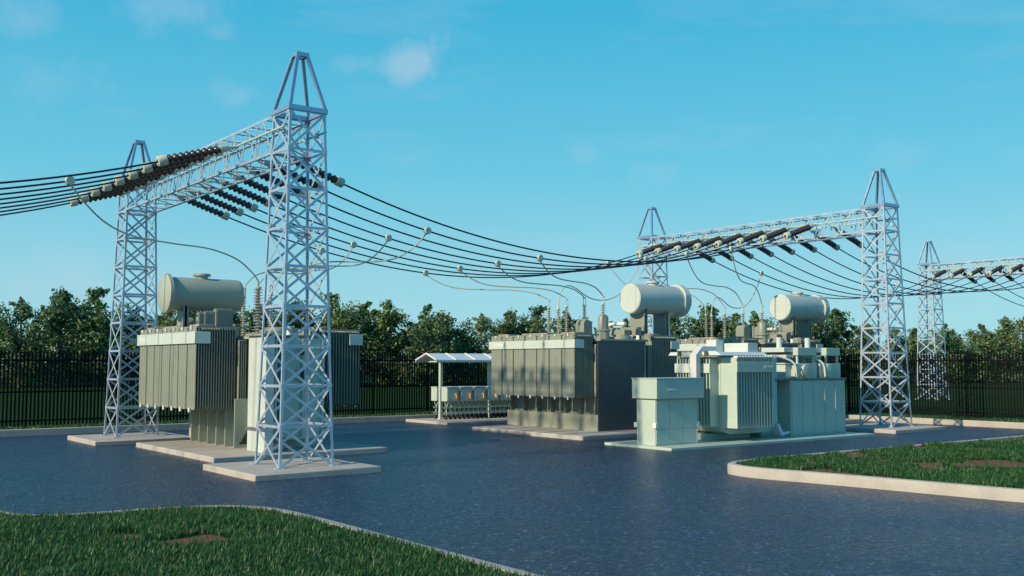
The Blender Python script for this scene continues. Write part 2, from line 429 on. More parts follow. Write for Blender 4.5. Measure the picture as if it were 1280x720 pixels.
pad(20.4, 27.6, 30.5, 33.3, 'low concrete pad under the switch box shelter', .10)

# ------------------------------------------------------------------ gantries
TY0, TY1 = 19.55, 30.28
BZ0, BZ1 = 6.60, 7.41
H2 = .44                                        # half width of the beam
HT = .405                                       # half side of a tower at its platform
def tower_mb(z0):
    m = MB(); nrow = 9; zs = [.12 + k*.81 for k in range(nrow+1)]
    hs = [.595 + (HT-.595)*(k/nrow)**.9 for k in range(nrow+1)]
    C = lambda k, sx, sy: Vector((sx*hs[k], sy*hs[k], zs[k]))
    for sx in (-1, 1):
        for sy in (-1, 1):
            for k in range(nrow):
                p = C(k, sx, sy); q = C(k+1, sx, sy)
                if k == 0: p.z = z0
                # angle section: two flanges
                m.bar(p+Vector((-sx*.020, 0, 0)), q+Vector((-sx*.020, 0, 0)), .052, .012, (0, 1, 0))
                m.bar(p+Vector((0, -sy*.020, 0)), q+Vector((0, -sy*.020, 0)), .052, .012, (1, 0, 0))
            m.box(sx*hs[0]-.09, sx*hs[0]+.09, sy*hs[0]-.09, sy*hs[0]+.09, z0-.01, z0+.018)
    for k in range(nrow):
        for (a, c, n) in (((-1,-1),(1,-1),(0,-1,0)), ((-1,1),(1,1),(0,1,0)), ((-1,-1),(-1,1),(-1,0,0)), ((1,-1),(1,1),(1,0,0))):
            nv = Vector(n)
            p, q = C(k, *a), C(k, *c); r, s = C(k+1, *a), C(k+1, *c)
            m.bar(p + nv*.012, s + nv*.012, .052, .010, n); m.bar(q - nv*.006, r - nv*.006, .052, .010, n)
            m.bar(r + nv*.003, s + nv*.003, .056, .012, n)
        # gusset plates at the corners
        for sx in (-1, 1):
            for sy in (-1, 1):
                c = C(k+1, sx, sy)
                m.box(c.x-.004+sx*.012, c.x+.004+sx*.012, c.y-.05*(sy > 0)-.06*(sy > 0)+0, c.y+.11*(sy < 0), c.z-.06, c.z+.05)
        if k % 2 == 1:   # plan bracing
            m.bar(C(k+1,-1,-1), C(k+1,1,1), .045, .010, (0,0,1)); m.bar(C(k+1,1,-1)+Vector((0,0,.012)), C(k+1,-1,1)+Vector((0,0,.012)), .045, .010, (0,0,1))
    return m
def peak_mb():
    m = MB(); z = 7.41
    q = lambda t, sx, sy: Vector((sx*(HT+(.105-HT)*t), sy*(HT+(.105-HT)*t), z+.05+t*1.23))
    for sx in (-1, 1):
        for sy in (-1, 1): m.bar(q(0,sx,sy), q(1,sx,sy), .064, .064, (sx, 0, 0))
    for t, w in ((0, .10), (1, .085)):
        for a, c, n in (((-1,-1),(1,-1),(0,1,0)), ((-1,1),(1,1),(0,1,0)), ((-1,-1),(-1,1),(1,0,0)), ((1,-1),(1,1),(1,0,0))):
            p, r = q(t,*a), q(t,*c); d = (r-p).normalized()*.037
            m.bar(p-d*(1.001 if n[1] else .999), r+d*(1.001 if n[1] else .999), w if n[1] else w-.004, .078 if n[1] else .076, n)
    return m
def beam_mb():
    m = MB(); y0, y1 = HT, (TY1-TY0)-HT; nb = 12; hw = H2-.01
    ys = [y0+(y1-y0)*i/nb for i in range(nb+1)]
    for sx in (-1, 1):
        for z in (BZ0, BZ1):
            sz = 1 if z == BZ0 else -1
            m.bar((sx*hw, y0, z+sz*.02), (sx*hw, y1, z+sz*.02), .06, .012, (1,0,0))
            m.bar((sx*hw-sx*.025, y0, z), (sx*hw-sx*.025, y1, z), .055, .012, (0,0,1))
        for i in range(nb):
            a = (sx*hw+sx*.010, ys[i], BZ0+.03); c = (sx*hw+sx*.010, (ys[i]+ys[i+1])/2, BZ1-.03); d = (sx*hw+sx*.010, ys[i+1], BZ0+.03)
            m.bar(a, c, .042, .010, (1,0,0)); m.bar(Vector(c)-Vector((sx*.012,0,0)), Vector(d)-Vector((sx*.012,0,0)), .042, .010, (1,0,0))
            if i % 2: m.bar((sx*hw-sx*.012, ys[i], BZ0), (sx*hw-sx*.012, ys[i], BZ1), .038, .010, (1,0,0))
    for i in range(nb+1):
        m.bar((-hw, ys[i], BZ0+.012), (hw, ys[i], BZ0+.012), .062, .012, (0,0,1))
        if i < nb:
            yc = (ys[i]+ys[i+1])/2
            m.bar((-hw, yc, BZ1-.012), (hw, yc, BZ1-.012), .062, .012, (0,0,1))
            s = 1 if i % 2 else -1
            m.bar((-s*hw, ys[i], BZ0-.002), (s*hw, ys[i+1], BZ0-.002), .040, .010, (0,0,1))
            m.bar((s*hw, ys[i], BZ1+.002), (-s*hw, ys[i+1], BZ1+.002), .040, .010, (0,0,1))
    return m
WY = [21.76 + i*1.015 for i in range(8)]         # the eight wires
RZ = 7.06
def rail_mb(sx):
    m = MB(); m.tube([(sx*(H2+.035), -.3, RZ), (sx*(H2+.035), (TY1-TY0)+.2, RZ)], .024, 8)
    for y in WY:
        yy = y-TY0
        m.lathe([(0,-.05),(.05,-.05),(.05,.05),(0,.05)], (sx*(H2+.035), yy, RZ), (0,1,0), 12)
    return m
me_peak = peak_mb().mesh('peak_frame', 'peak'); me_beam = beam_mb().mesh('beam', 'steel')
me_rail = {sx: rail_mb(sx).mesh('rail', 'fitting') for sx in (-1, 1)}
me_tower = tower_mb(.12).mesh('tower', 'steel')
def child(name, me, parent, loc=(0,0,0)):
    o = bpy.data.objects.new(name, me); COL.objects.link(o); o.parent = parent; o.location = loc; return o
GX = [9.31, 30.56, 51.85]
GL = ['near steel lattice gantry, two towers joined by a truss beam, at the left',
      'middle steel lattice gantry whose right tower stands beside the right kerb',
      'distant steel lattice gantry beyond the fence, partly cut by the right edge']
for k, x in enumerate(GX):
    g = thing('lattice_gantry', GL[k], 'gantry', (x, TY0, 0), 'steel gantries in line carrying the wires')
    for y in (0, TY1-TY0):
        t = child('tower', me_tower, g, (0, y, .13 if k == 2 else 0)); child('peak_frame', me_peak, t)
    bm_ = child('beam', me_beam, g, (0, 0, .13 if k == 2 else 0))
    for sx in (-1, 1): child('rail', me_rail[sx], bm_)

# ------------------------------------------------------------------ insulator strings and wires
DX, DZ = 1.74, -.555                             # a string reaches this far out and down
ILEN = math.hypot(DX, DZ)
def shed_prof(a, bq, n, r0, r1, th=None):
    P = [(r0*.7, a)]; st = (bq-a)/n
    for i in range(n):
        z = a+i*st
        if th:
            P += [(r0, z+.30*st), (r1, z+.42*st), (r1, z+.50*st), (r0*1.25, z+.66*st), (r0, z+.72*st)]; continue
        P += [(r0, z+.05*st), (r1, z+.48*st), (r1*.96, z+.62*st), (r0, z+.92*st)]
    P.append((r0*.7, bq)); return P
ins = {}
m = MB().lathe(shed_prof(.40, ILEN-.2, 9, .062, .108), n=18); ins['sheds'] = m.mesh('sheds', 'insulator')
m = MB().lathe([(0,.02),(.03,.02),(.026,.14),(.055,.20),(.09,.33),(.092,.40),(0,.40)], n=14); ins['socket'] = m.mesh('socket', 'fitting')
m = MB().lathe([(0,ILEN-.2),(.105,ILEN-.2),(.116,ILEN-.19),(.116,ILEN-.02),(.104,ILEN-.004),(.05,ILEN),(.045,ILEN-.03),(0,ILEN-.03)], n=20); ins['end_cap'] = m.mesh('end_cap', 'fitting')
SIDE = {-1: 'left', 1: 'right'}; GN = ['near gantry', 'middle gantry', 'distant gantry']
for k, x in enumerate(GX):
    dz = .13 if k == 2 else 0
    for sx in (-1, 1):
        for i, y in enumerate(WY):
            t = thing('insulator_string', 'dark insulator string on the %s side of the %s, %s from its camera end' % (SIDE[sx], GN[k], ORD[i]),
                      'insulator', (x+sx*(H2+.04), y, RZ+dz), 'insulator strings on the gantry beams')
            d = Vector((sx*DX, 0, DZ)).normalized()
            t.rotation_mode = 'QUATERNION'; t.rotation_quaternion = d.to_track_quat('Z', 'Y')
            for nm, me in ins.items(): child(nm, me, t)
ZC = RZ + DZ
REACH = H2+.04+DX-.03
def wire_z(x, xa, xb, za, zb, sag):
    t = (x-xa)/(xb-xa); return za+(zb-za)*t-4*sag*t*(1-t)
SP = [(GX[0]-21.27+REACH, GX[0]-REACH), (GX[0]+REACH, GX[1]-REACH), (GX[1]+REACH, GX[2]-REACH), (GX[2]+REACH, GX[2]+21.27-REACH)]
SN = ['leaving the near gantry to the left', 'sagging between near and middle gantry', 'sagging between middle and distant gantry', 'leaving the distant gantry to the right']
SZ = [(ZC, ZC), (ZC, ZC), (ZC, ZC+.13), (ZC+.13, ZC+.13)]
SAG = 1.33
for s, (xa, xb) in enumerate(SP):
    for i, y in enumerate(WY):
        P = [(xa+(xb-xa)*j/40, y, wire_z(xa+(xb-xa)*j/40, xa, xb, *SZ[s], SAG)) for j in range(41)]
        o = MB().tube(P, .0215, 6).build('power_line', 'wire')
        tag(o, 'black power line %s, %s from the camera side' % (SN[s], ORD[i]), 'power line', 'power lines strung between the gantries')

# ------------------------------------------------------------------ dropper cables
def dropper(s, i, x, end, label, shape=0):
    y = WY[i]; z = wire_z(x, *SP[s], *SZ[s], SAG)
    a = Vector((x, y, z-.05)); e = Vector(end); d = e-a
    F = [(0,0),(.07,.22),(.17,.44),(.30,.56),(.50,.59),(.70,.60),(.86,.70),(.96,.88),(1,1)] if shape == 0 else \
        [(0,0),(.08,.30),(.20,.60),(.34,.80),(.50,.88),(.66,.84),(.80,.70),(.90,.66),(.97,.78),(1,1)]
    P = [Vector((a.x+d.x*u, a.y+d.y*u, a.z+d.z*v)) for u, v in F]
    o = MB().tube(catmull(P, 6), .019, 7).build('dropper_cable', 'cable')
    tag(o, label, 'cable', 'pale cables dropping from the power lines')
    MB().lathe([(0,-.05),(.088,-.05),(.1,-.035),(.1,.035),(.088,.05),(0,.05)], (x, y-.02, z), (0,1,0), 16).build('clamp', 'fitting', o)

# ------------------------------------------------------------------ large transformers
def radiators(m_list, x0, x1, y0, y1, z0, z1, nrad, nfin):
    """nrad radiators side by side along Y, each a stack of nfin plates along X"""
    w = (y1-y0)/nrad; out = []
    for k in range(nrad):
        a = y0+k*w+.022; c = y0+(k+1)*w-.022; m = MB()
        for j in range(nfin):
            xx = x0+(x1-x0)*(j+.5)/nfin
            t = .009
            # flat plate with chamfered rims and pressed channels
            P = [(a, z0+.05),(a+.04, z0),(c-.04, z0),(c, z0+.05),(c, z1-.05),(c-.04, z1),(a+.04, z1),(a, z1-.05)]
            m.ext(P, 'x', xx-t, xx+t)
            for q in range(4):
                yy = a+(c-a)*(q+.5)/4
                m.ext([(yy-.035, z0+.09),(yy+.035, z0+.09),(yy+.035, z1-.09),(yy-.035, z1-.09)], 'x', xx-t-.005, xx+t+.005)
        yc = (a+c)/2
        for z in (z0+.06, z1-.06): m.tube([(x0+.02, yc, z), (x1-.01, yc, z)], .045, 10)
        out.append(m)
    return out
def bushing(parent, x, y, z0, z1, r, name='bushing', prongs=True):
    m = MB(); L = z1-z0; n = max(7, int(L/.088))
    zt = z1 - .26*(1 if prongs else .7)
    m.lathe([(0, z0-.02),(r*1.5, z0-.02),(r*1.5, z0+.05),(r*.7, z0+.07)], (x,y,0), n=16)
    m.lathe(shed_prof(z0+.07, zt, n, r*.36, r, .30), (x,y,0), n=16)
    o = m.build(name, 'porcelain', parent)
    q = MB(); q.cyl((x,y,zt-.01), (x,y,zt+.03), r*.7, 14)
    if prongs:
        for dx, dy in ((-1,0),(1,0),(0,1),(0,-1)): q.tube([(x+dx*r*.55, y+dy*r*.55, zt+.02), (x+dx*r*.55, y+dy*r*.55, z1-.01)], .011, 6)
        q.cyl((x,y,z1-.03), (x,y,z1), r*.72, 14)
    else: q.tube([(x,y,zt), (x,y,z1)], .03, 8)
    q.build('terminal', 'fitting', o)
def rounded_box(m, x0, x1, y0, y1, z0, z1, r=.12):
    """box with a rounded top, rounded seen along X"""
    P = [(y0,z0),(y1,z0)]
    for k in range(9):
        a = math.pi*k/8; cy = (y0+y1)/2; w = (y1-y0)/2
        P.append((cy+w*math.cos(a), z1-r+r*math.sin(a)))
    m.ext(P, 'x', x0, x1)

def transformer(P, label):
    ox, oy = P['o']
    t = thing('power_transformer', label, 'transformer', (ox, oy, PAD), 'large transformers in a row across the yard')
    L = lambda x: x-ox
    K = lambda y: y-oy
    z = lambda h: h-PAD
    tx0, tx1, ty0, ty1, tz = P['tank']
    # tank and its base
    m = MB(); m.box(L(tx0), L(tx1), K(ty0), K(ty1), 0, z(tz)-.05)
    if P.get('plinth'): m.box(L(P['rib'][0]), L(tx0)+.01, K(ty0), K(ty1)-.02, 0, .50)
    y0, y1, n = P['rib'][1:]
    for k in range(n):
        yy = y0+(y1-y0)*k/(n-1)
        m.ext([(L(P['rib'][0]), 0),(L(tx0)+.01, 0),(L(tx0)+.01, 1.2),(L(P['rib'][0]), 1.2)] if not P.get('plinth') else
              [(L(P['rib'][0]), .5),(L(tx0)+.01, .5),(L(tx0)+.01, 1.2),(L(P['rib'][0])+.03, 1.2)], 'y', K(yy)-.014, K(yy)+.014)
        if P.get('plinth'): m.box(L(P['rib'][0])-.01, L(P['rib'][0])+.08, K(yy)-.03, K(yy)+.03, .62, .80)
    m.build('tank', P.get('tankmat', 'grey'), t, bevel=.008)
    m = MB(); m.box(L(tx0)-.12, L(tx1)+.12, K(ty0)-.09, K(ty1)+.09, z(tz)-.049, z(tz)+.02)
    for k in range(18):
        yy = ty0+(ty1-ty0)*(k+.5)/18
        for xx in (tx0-.07, tx1+.07): m.cyl((L(xx), K(yy), z(tz)+.02), (L(xx), K(yy), z(tz)+.05), .02, 6)
    m.build('tank_cover', P.get('tankmat', 'grey'), t, bevel=.008)
    # radiator banks
    for side in ('w', 'e'):
        x0, x1, ya, yb = P[side]; s = -1 if side == 'w' else 1
        bz0, bz1 = P['bz']
        for rm in radiators([], L(x0), L(x1), K(ya), K(yb), z(bz0), z(bz1), 7, P['nfin']):
            rm.build('radiator', P.get('finmat', 'grey'), t)
        fr = MB()
        for yy in (ya+.01, yb-.03): fr.bar((L(x0)+.02, K(yy), z(bz1)+.02), (L(x1)+.22*(s < 0)+.0, K(yy), z(bz1)+.02), .05, .045, (0,0,1))
        fr.bar((L(x0)+.05, K(ya)+.05, z(bz1)+.022), (L(x0)+.05, K(yb)-.05, z(bz1)+.022), .05, .04, (0,0,1))
        fr.bar((L(x1)-.05, K(ya)+.05, z(bz1)+.022), (L(x1)-.05, K(yb)-.05, z(bz1)+.022), .05, .04, (0,0,1))
        inner = L(x1) if s < 0 else L(x0)
        for yy in (ya+.04, (ya+yb)/2, yb-.06): fr.bar((inner-s*.02, K(yy), z(bz1)+.04), (inner-s*.02, K(yy), z(tz)+.02), .05, .05)
        # header pipes into the tank
        for zz in (bz0+.12, bz1-.35):
            for yy in (ya+.5, (ya+yb)/2, yb-.5): fr.tube([(inner+s*.15, K(yy), z(zz)), ((L(tx0)+.02) if s < 0 else (L(tx1)-.02), K(yy), z(zz))], .07, 10)
        fr.build('radiator_frame', P.get('finmat', 'grey'), t)
        # narrow inner row of fins next to the tank
        f2 = MB()
        for j in range(4):
            xx = (inner-s*(.05+.055*j))
            f2.box(xx-.012, xx+.012, K(ya)-.06, K(yb)-.1, z(bz0)+.02, z(bz1)-.28)
        f2.build('inner_fins', P.get('finmat', 'grey'), t)
        outer = L(x0) if s < 0 else L(x1)
        bd = MB(); bz = z(P['band'][0]); bt = z(P['band'][1])
        bd.box(min(outer, outer+s*.035), max(outer, outer+s*.035), K(ya)-.045, K(yb)+.06, bz, bt)
        for yy in (K(ya)-.045, K(yb)+.035):
            a0, a1 = sorted((outer-s*.001, outer-s*.36)); bd.box(a0, a1, yy, yy+.03, bz, bt)
        bo = bd.build('band', 'cream', t, bevel=.006)
        if s < 0:
            lettering('SIEMENS', .14, bo, (outer-.036, K(yb)-.22, bz+.09), (R(90), 0, R(-90)))
        w = (yb-ya)/7
        for k in range(7):
            yy = K(ya+(k+.5)*w)
            MB().cyl((outer, yy, z(bz1)-.03), (outer, yy, z(bz1)+.05), .026, 8).build('vent_plug', 'white', t)
            MB().cyl((outer+s*.01, yy, z(bz0)-.06), (outer+s*.01, yy, z(bz0)+.04), .03, 8).build('drain_plug', 'white', t)
        for (u, v) in ((.06, .20), (.36, .66), (.82, .97)):
            MB().box(L(x0)+.12, L(x0)+.5, K(yb-(yb-ya)*v), K(yb-(yb-ya)*u), z(bz1)+.046, z(bz1)+.095).build('lid_plate', 'lid', t, bevel=.01)
    # conservator
    x0, x1, yc, zc, r = P['cons']
    m = MB()
    big = r*(1.19 if P['flange'] == 'w' else 1.13)
    fw = P['flange']
    prof = [(0,0),(r-.03,0),(r,.03),(r,x1-x0-.1),(r*.97,x1-x0-.04),(r*.86,x1-x0),(0,x1-x0)]
    m.lathe(prof, (L(x0),K(yc),z(zc)), (1,0,0), 40)
    tp = P.get('consmat', 'cream'); m.build('conservator', tp, t); cons = t.children[-1]
    m = MB()
    if fw == 'w': m.lathe([(0,-.07),(big-.03,-.07),(big,-.05),(big,.04),(r*.9,.04)], (L(x0),K(yc),z(zc)), (1,0,0), 40)
    else: m.lathe([(r*.9,-.16),(big-.02,-.16),(big,-.14),(big,.10),(big-.05,.16),(0,.20)], (L(x1)-.02,K(yc),z(zc)), (1,0,0), 40)
    m.build('end_flange', tp, cons)
    m = MB(); mx = x0+(x1-x0)*.47
    m.lathe([(.17,-.1),(.17,.05),(.235,.06),(.235,.10),(.22,.115),(0,.12)], (L(mx),K(yc),z(zc)+r), (0,0,1), 24)
    m.build('manhole', tp, cons)
    if fw == 'w':
        pass
    else:
        m = MB(); m.box(L(x0)-.015, L(x0)+.01, K(yc)-r*.62, K(yc)-r*.58, z(zc)-r*.78, z(zc)+r*.78); m.build('end_seam', tp, cons)
    # saddle plates
    zt = P['saddle_z']
    for xx, hw in P['saddles']:
        m = MB(); a = K(yc)
        Pp = [(a-hw, z(zt)), (a+hw, z(zt)), (a+hw, z(zc)-r*.35)]
        Pp += [(a+r*1.001*math.sin(R(q)), z(zc)-r*1.001*math.cos(R(q))) for q in (42, 25, 8, -8, -25, -42) if abs(r*math.sin(R(q))) < hw]
        Pp += [(a-hw, z(zc)-r*.35)]
        m.ext(Pp, 'x', L(xx)-.035, L(xx)+.035)
        m.box(L(xx)-.08, L(xx)+.08, a-hw, a-hw+.03, z(zt), z(zc)-r*.55)
        m.build('saddle', P.get('saddlemat', 'grey'), t, bevel=.008)
    # bushings
    for (x, y, zz) in P['hv']: bushing(t, L(x), K(y), z(tz)+.03, z(zz), .088)
    x, y, zz = P['lv']; bushing(t, L(x), K(y), z(tz)+.03, z(zz), P.get('lvr', .088), 'bushing', False)
    return t, L, K, z

T2P = dict(o=(22.65, 24.85), tank=(21.34, 23.15, 23.36, 27.95, 2.93), rib=(21.16, 23.5, 27.75, 7), plinth=True,
           w=(20.36, 21.14, 23.5, 27.8), e=(23.65, 24.87, 23.5, 27.8), bz=(1.15, 3.06), band=(2.66, 2.92), nfin=16,
           cons=(23.55, 25.85, 24.4, 4.33, .5), flange='e', saddle_z=3.0, saddles=[(23.95, .36), (25.0, .30)],
           hv=[(22, 26.71, 4.33), (22, 25.79, 4.33), (22, 24.89, 4.33), (22, 24.0, 4.33)], lv=(22.75, 27.1, 4.25), lvr=.085)
def extras_middle(t, L, K, z):
    # turrets, terminal boxes and pipework on the cover
    m = MB(); m.lathe([(.20,0),(.20,.26),(.24,.27),(.24,.31),(.17,.33),(.17,.70),(.12,.78),(0,.78)], (L(22.0), K(24.0), z(2.95)), n=24)
    m.build('turret', 'grey', t)
    m = MB(); m.lathe([(.30,0),(.30,.07),(.26,.10),(.26,.16),(0,.16)], (L(22.6), K(23.8), z(2.95)), n=24); m.build('hatch', 'grey', t)
    m = MB()
    m.ext([(L(21.75),z(2.95)),(L(22.15),z(2.95)),(L(22.12),z(3.55)),(L(21.85),z(3.62)),(L(21.75),z(3.5))], 'y', K(24.65), K(25.05)); m.build('terminal_box', 'grey', t, bevel=.02)
    m = MB()
    m.ext([(K(24.0),z(3.08)),(K(25.75),z(3.08)),(K(25.75),z(3.62)),(K(25.35),z(3.62)),(K(25.35),z(3.38)),(K(24.0),z(3.38))], 'x', L(23.55), L(23.70)); m.build('bracket', 'grey', t, bevel=.01)
    m = MB(); m.tube(catmull([(L(23.3),K(25.2),z(2.95)),(L(23.3),K(25.2),z(3.38)),(L(23.34),K(25.1),z(3.48)),(L(23.45),K(24.95),z(3.5)),(L(23.45),K(24.5),z(3.5))],5), .06, 10); m.build('oil_pipe', 'white', t)
    for y in (23.4, 23.7, 24.1, 24.5, 24.9): MB().cyl((L(22.95),K(y),z(2.95)), (L(22.95),K(y),z(3.09)), .06, 10).build('cover_post', 'white', t)
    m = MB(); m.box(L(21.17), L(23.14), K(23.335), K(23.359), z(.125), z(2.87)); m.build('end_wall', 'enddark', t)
    m = MB(); m.box(L(23.2), L(23.5), K(24.3), K(24.75), z(2.95), z(3.3)); m.build('gauge_box', 'grey', t, bevel=.02)
    m = MB(); m.box(L(23.16), L(23.22), K(23.33), K(23.4), 0, z(2.88)); m.build('corner_post', 'grey', t)
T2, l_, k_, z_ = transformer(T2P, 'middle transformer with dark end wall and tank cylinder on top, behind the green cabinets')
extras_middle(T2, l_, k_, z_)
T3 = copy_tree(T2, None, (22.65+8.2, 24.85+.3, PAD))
tag(T3, 'rear right transformer mostly hidden behind the small pale green transformer')

T1P = dict(o=(11.2, 24.85), tank=(10.32, 11.95, 23.45, 28.4, 2.85), rib=(9.95, 24.28, 27.24, 6),
           w=(8.97, 10.02, 24.38, 28.68), e=(12.15, 13.5, 24.35, 28.65), bz=(1.07, 3.06), band=(2.68, 2.97), nfin=16, saddlemat='grey', consmat='tankpaint', tankmat='tankpaint',
           cons=(8.78, 10.72, 26.0, 3.98, .425), flange='w', saddle_z=3.08, saddles=[(9.2, .28), (10.35, .25)],
           hv=[(11.4, 27.3, 4.3), (11.4, 26.4, 4.3), (11.4, 25.5, 4.3), (11.4, 24.6, 4.3)], lv=(10.8, 24.94, 4.32), lvr=.125)
T1, l_, k_, z_ = transformer(T1P, 'left transformer behind the nearest lattice tower, with grey radiators and a tank cylinder on top')
def extras_left(t, L, K, z):
    m = MB(); m.box(L(9.9), L(10.12), K(22.36), K(23.36), 0, z(2.84)); m.build('end_panel', 'cream', t, bevel=.012)
    m = MB(); m.box(L(9.82), L(10.14), K(22.30), K(23.40), z(2.841), z(2.90)); m.box(L(9.88), L(11.9), K(22.95), K(23.44), z(2.842), z(2.885)); m.build('panel_cap', 'grey', t, bevel=.006)
    m = MB(); m.box(L(9.87), L(9.93), K(22.34), K(23.38), z(.62), z(.69)); m.build('strap', 'darkpaint', t)
    # round bottomed side tank
    P = [(L(10.62), z(2.83)), (L(11.66), z(2.83)), (L(11.66), z(.55)), (L(11.60), z(.42)), (L(11.48), z(.36)), (L(10.80), z(.36)), (L(10.68), z(.42)), (L(10.62), z(.55))]
    m = MB(); m.ext(P, 'y', K(23.0), K(23.5)); m.build('side_tank', 'mint', t, bevel=.012)
    for x, dy in ((10.30, .30), (10.58, .12), (11.10, .10), (11.64, .08)):
        MB().box(L(x), L(x)+.05, K(23.0)-dy, K(23.46), z(.42), z(2.8)).build('stiffener', 'mint', t)
    for a, c in ((1.75, 2.05), (2.4, 2.6)): MB().box(L(11.04), L(11.09), K(22.80), K(22.899), z(a), z(c)).build('gauge', 'black', t)
    m = MB(); m.lathe([(.36,0),(.36,.10),(.42,.11),(.42,.20),(.34,.22),(0,.23)], (L(11.0), K(24.0), z(2.88)), n=28); m.build('hatch', 'grey', t)
    m = MB(); m.cyl((L(11.05),K(23.6),z(2.88)), (L(11.05),K(23.6),z(3.12)), .07, 12); m.build('vent_post', 'white', t)
    for x, y, h, ln in ((9.12, 24.55, .36, .22), (9.26, 24.52, .38, .24), (9.52, 24.45, .46, .42)):
        m = MB(); rounded_box(m, L(x), L(x)+ln, K(y), K(y)+.20, z(3.10), z(3.10)+h, .08); bx = m.build('terminal_box', 'darkpaint', t, bevel=.006)  # dark paint puts the shade of the box sides into the colour
        m = MB(); rounded_box(m, L(x)-.02, L(x)-.001, K(y)+.01, K(y)+.19, z(3.11), z(3.09)+h, .08); fo = m.build('end_plate', 'grey', bx)  # paler plate paints the sunlit end of the box
        for q in (.3, .75): MB().cyl((L(x)-.04, K(y)+.1, z(3.1)+h*q), (L(x)-.02, K(y)+.1, z(3.1)+h*q), .035, 10).build('socket', 'gasket', bx)
    m = MB(); m.lathe([(0,0),(.09,.03),(.13,.1),(.13,.34),(.09,.41),(0,.43)], (L(9.35),K(26.7),z(3.28)), (1,-.2,0), 18)
    m.tube([(L(9.45),K(26.65),z(3.08)),(L(9.45),K(26.65),z(3.5))], .03, 8); m.build('oil_pump', 'tankpaint', t)
    m = MB(); m.ext([(L(10.0),.16),(L(10.24),.16),(L(10.28),.24),(L(10.27),.56),(L(10.22),.56)], 'y', K(23.92), K(24.0)); m.tube([(L(9.94),K(23.9),.14),(L(10.3),K(23.9),.14)], .035, 8); m.build('anchor_foot', 'black', t)
extras_left(T1, l_, k_, z_)

for (i, e) in ((7, T1P['hv'][0]), (5, T1P['hv'][1]), (3, T1P['hv'][2]), (1, T1P['hv'][3])):
    dropper(1, i, 14.58, e, 'pale cable dropping from the %s power line to the left transformer' % {7:'farthest', 5:'third farthest', 3:'fourth nearest', 1:'second nearest'}[i])
dropper(0, 1, 5.58, T1P['lv'], 'long pale cable dropping from the lines at the left edge to the left transformer')
for (i, e) in ((7, T2P['hv'][0]), (5, T2P['hv'][1]), (3, T2P['hv'][2]), (1, T2P['hv'][3])):
    dropper(1, i, 18.42, e, 'pale cable dropping from the %s power line to the middle transformer' % {7:'farthest', 5:'third farthest', 3:'fourth nearest', 1:'second nearest'}[i])
dropper(1, 6, 27.5, T2P['lv'], 'pale cable looping behind the tank cylinder to the middle transformer', 1)
for (i, e) in ((7, T2P['hv'][0]), (5, T2P['hv'][1]), (3, T2P['hv'][2]), (1, T2P['hv'][3])):
    dropper(1, i, 26.75, (e[0]+8.2, e[1]+.3, e[2]), 'pale cable dropping from the %s power line to the rear right transformer' % {7:'farthest', 5:'third farthest', 3:'fourth nearest', 1:'second nearest'}[i])
dropper(2, 6, 34.6, (T2P['lv'][0]+8.2, T2P['lv'][1]+.3, T2P['lv'][2]), 'pale cable looping from right of the middle gantry to the rear right transformer', 1)

# ------------------------------------------------------------------ pale green compact station
o = MB().box(18.9, 27.75, 18.12, 20.6, -.02, .07).build('base_plate', 'mint', bevel=.012)
tag(o, 'thin pale green base plate under the cabinets and the small transformer', 'base plate')
BPZ = .07
# left cabinet
t = thing('switch_cabinet', 'pale green cabinet with an overhanging hood at the left end of the green base plate', 'cabinet', (19.85, 19.15, BPZ))
q = lambda x: x-19.85
w = lambda y: y-19.15
m = MB(); m.box(q(19.05), q(20.62), w(18.82), w(19.5), 0, 1.205); m.build('body', 'mint', t, bevel=.012)
m = MB(); m.box(q(18.98), q(20.77), w(18.69), w(19.6), 1.206, 1.72); hood = m.build('hood', 'mint', t, bevel=.012)
m = MB(); m.box(q(18.965), q(20.785), w(18.675), w(19.615), 1.721, 1.748); m.build('hood_lid', 'mint', hood, bevel=.006)
lettering('TRANSFORMER', .055, hood, (q(19.35), w(18.688), 1.42), (R(90), 0, 0))
for a, c in ((19.075, 19.56), (19.57, 20.06), (20.07, 20.585)):
    m = MB(); m.box(q(a), q(c), w(18.805), w(18.819), .42, 1.17); m.box(q(a), q(c), w(18.805), w(18.819), .04, .41); m.build('door', 'mint', t, bevel=.004)
m = MB(); m.box(q(20.59), q(20.62), w(18.80), w(18.819), .02, 1.18); m.cyl((q(20.6), w(18.79), .95), (q(20.6), w(18.79), 1.06), .022, 8); m.build('hinge', 'cream', t)
for x, y in ((19.05, 18.82), (19.05, 19.5), (20.62, 18.82)):
    MB().box(q(x)-.05, q(x)+.05, w(y)-.06, w(y)+.06, .45, .58).build('clamp', 'white', t, bevel=.008)
# white cable duct from the cabinet top, bending over to the transformer
m = MB()
m.ext([(q(21.05),1.5),(q(21.22),1.5),(q(21.22),2.30),(q(21.40),2.47),(q(21.9),2.47),(q(21.9),2.60),(q(21.33),2.60),(q(21.05),2.36)], 'y', w(19.22), w(19.46))
m.build('cable_duct', 'lavender', t, bevel=.012)
MB().box(q(21.06), q(21.10), w(19.3), w(19.4), 0, 1.499).build('duct_post', 'mint', t)

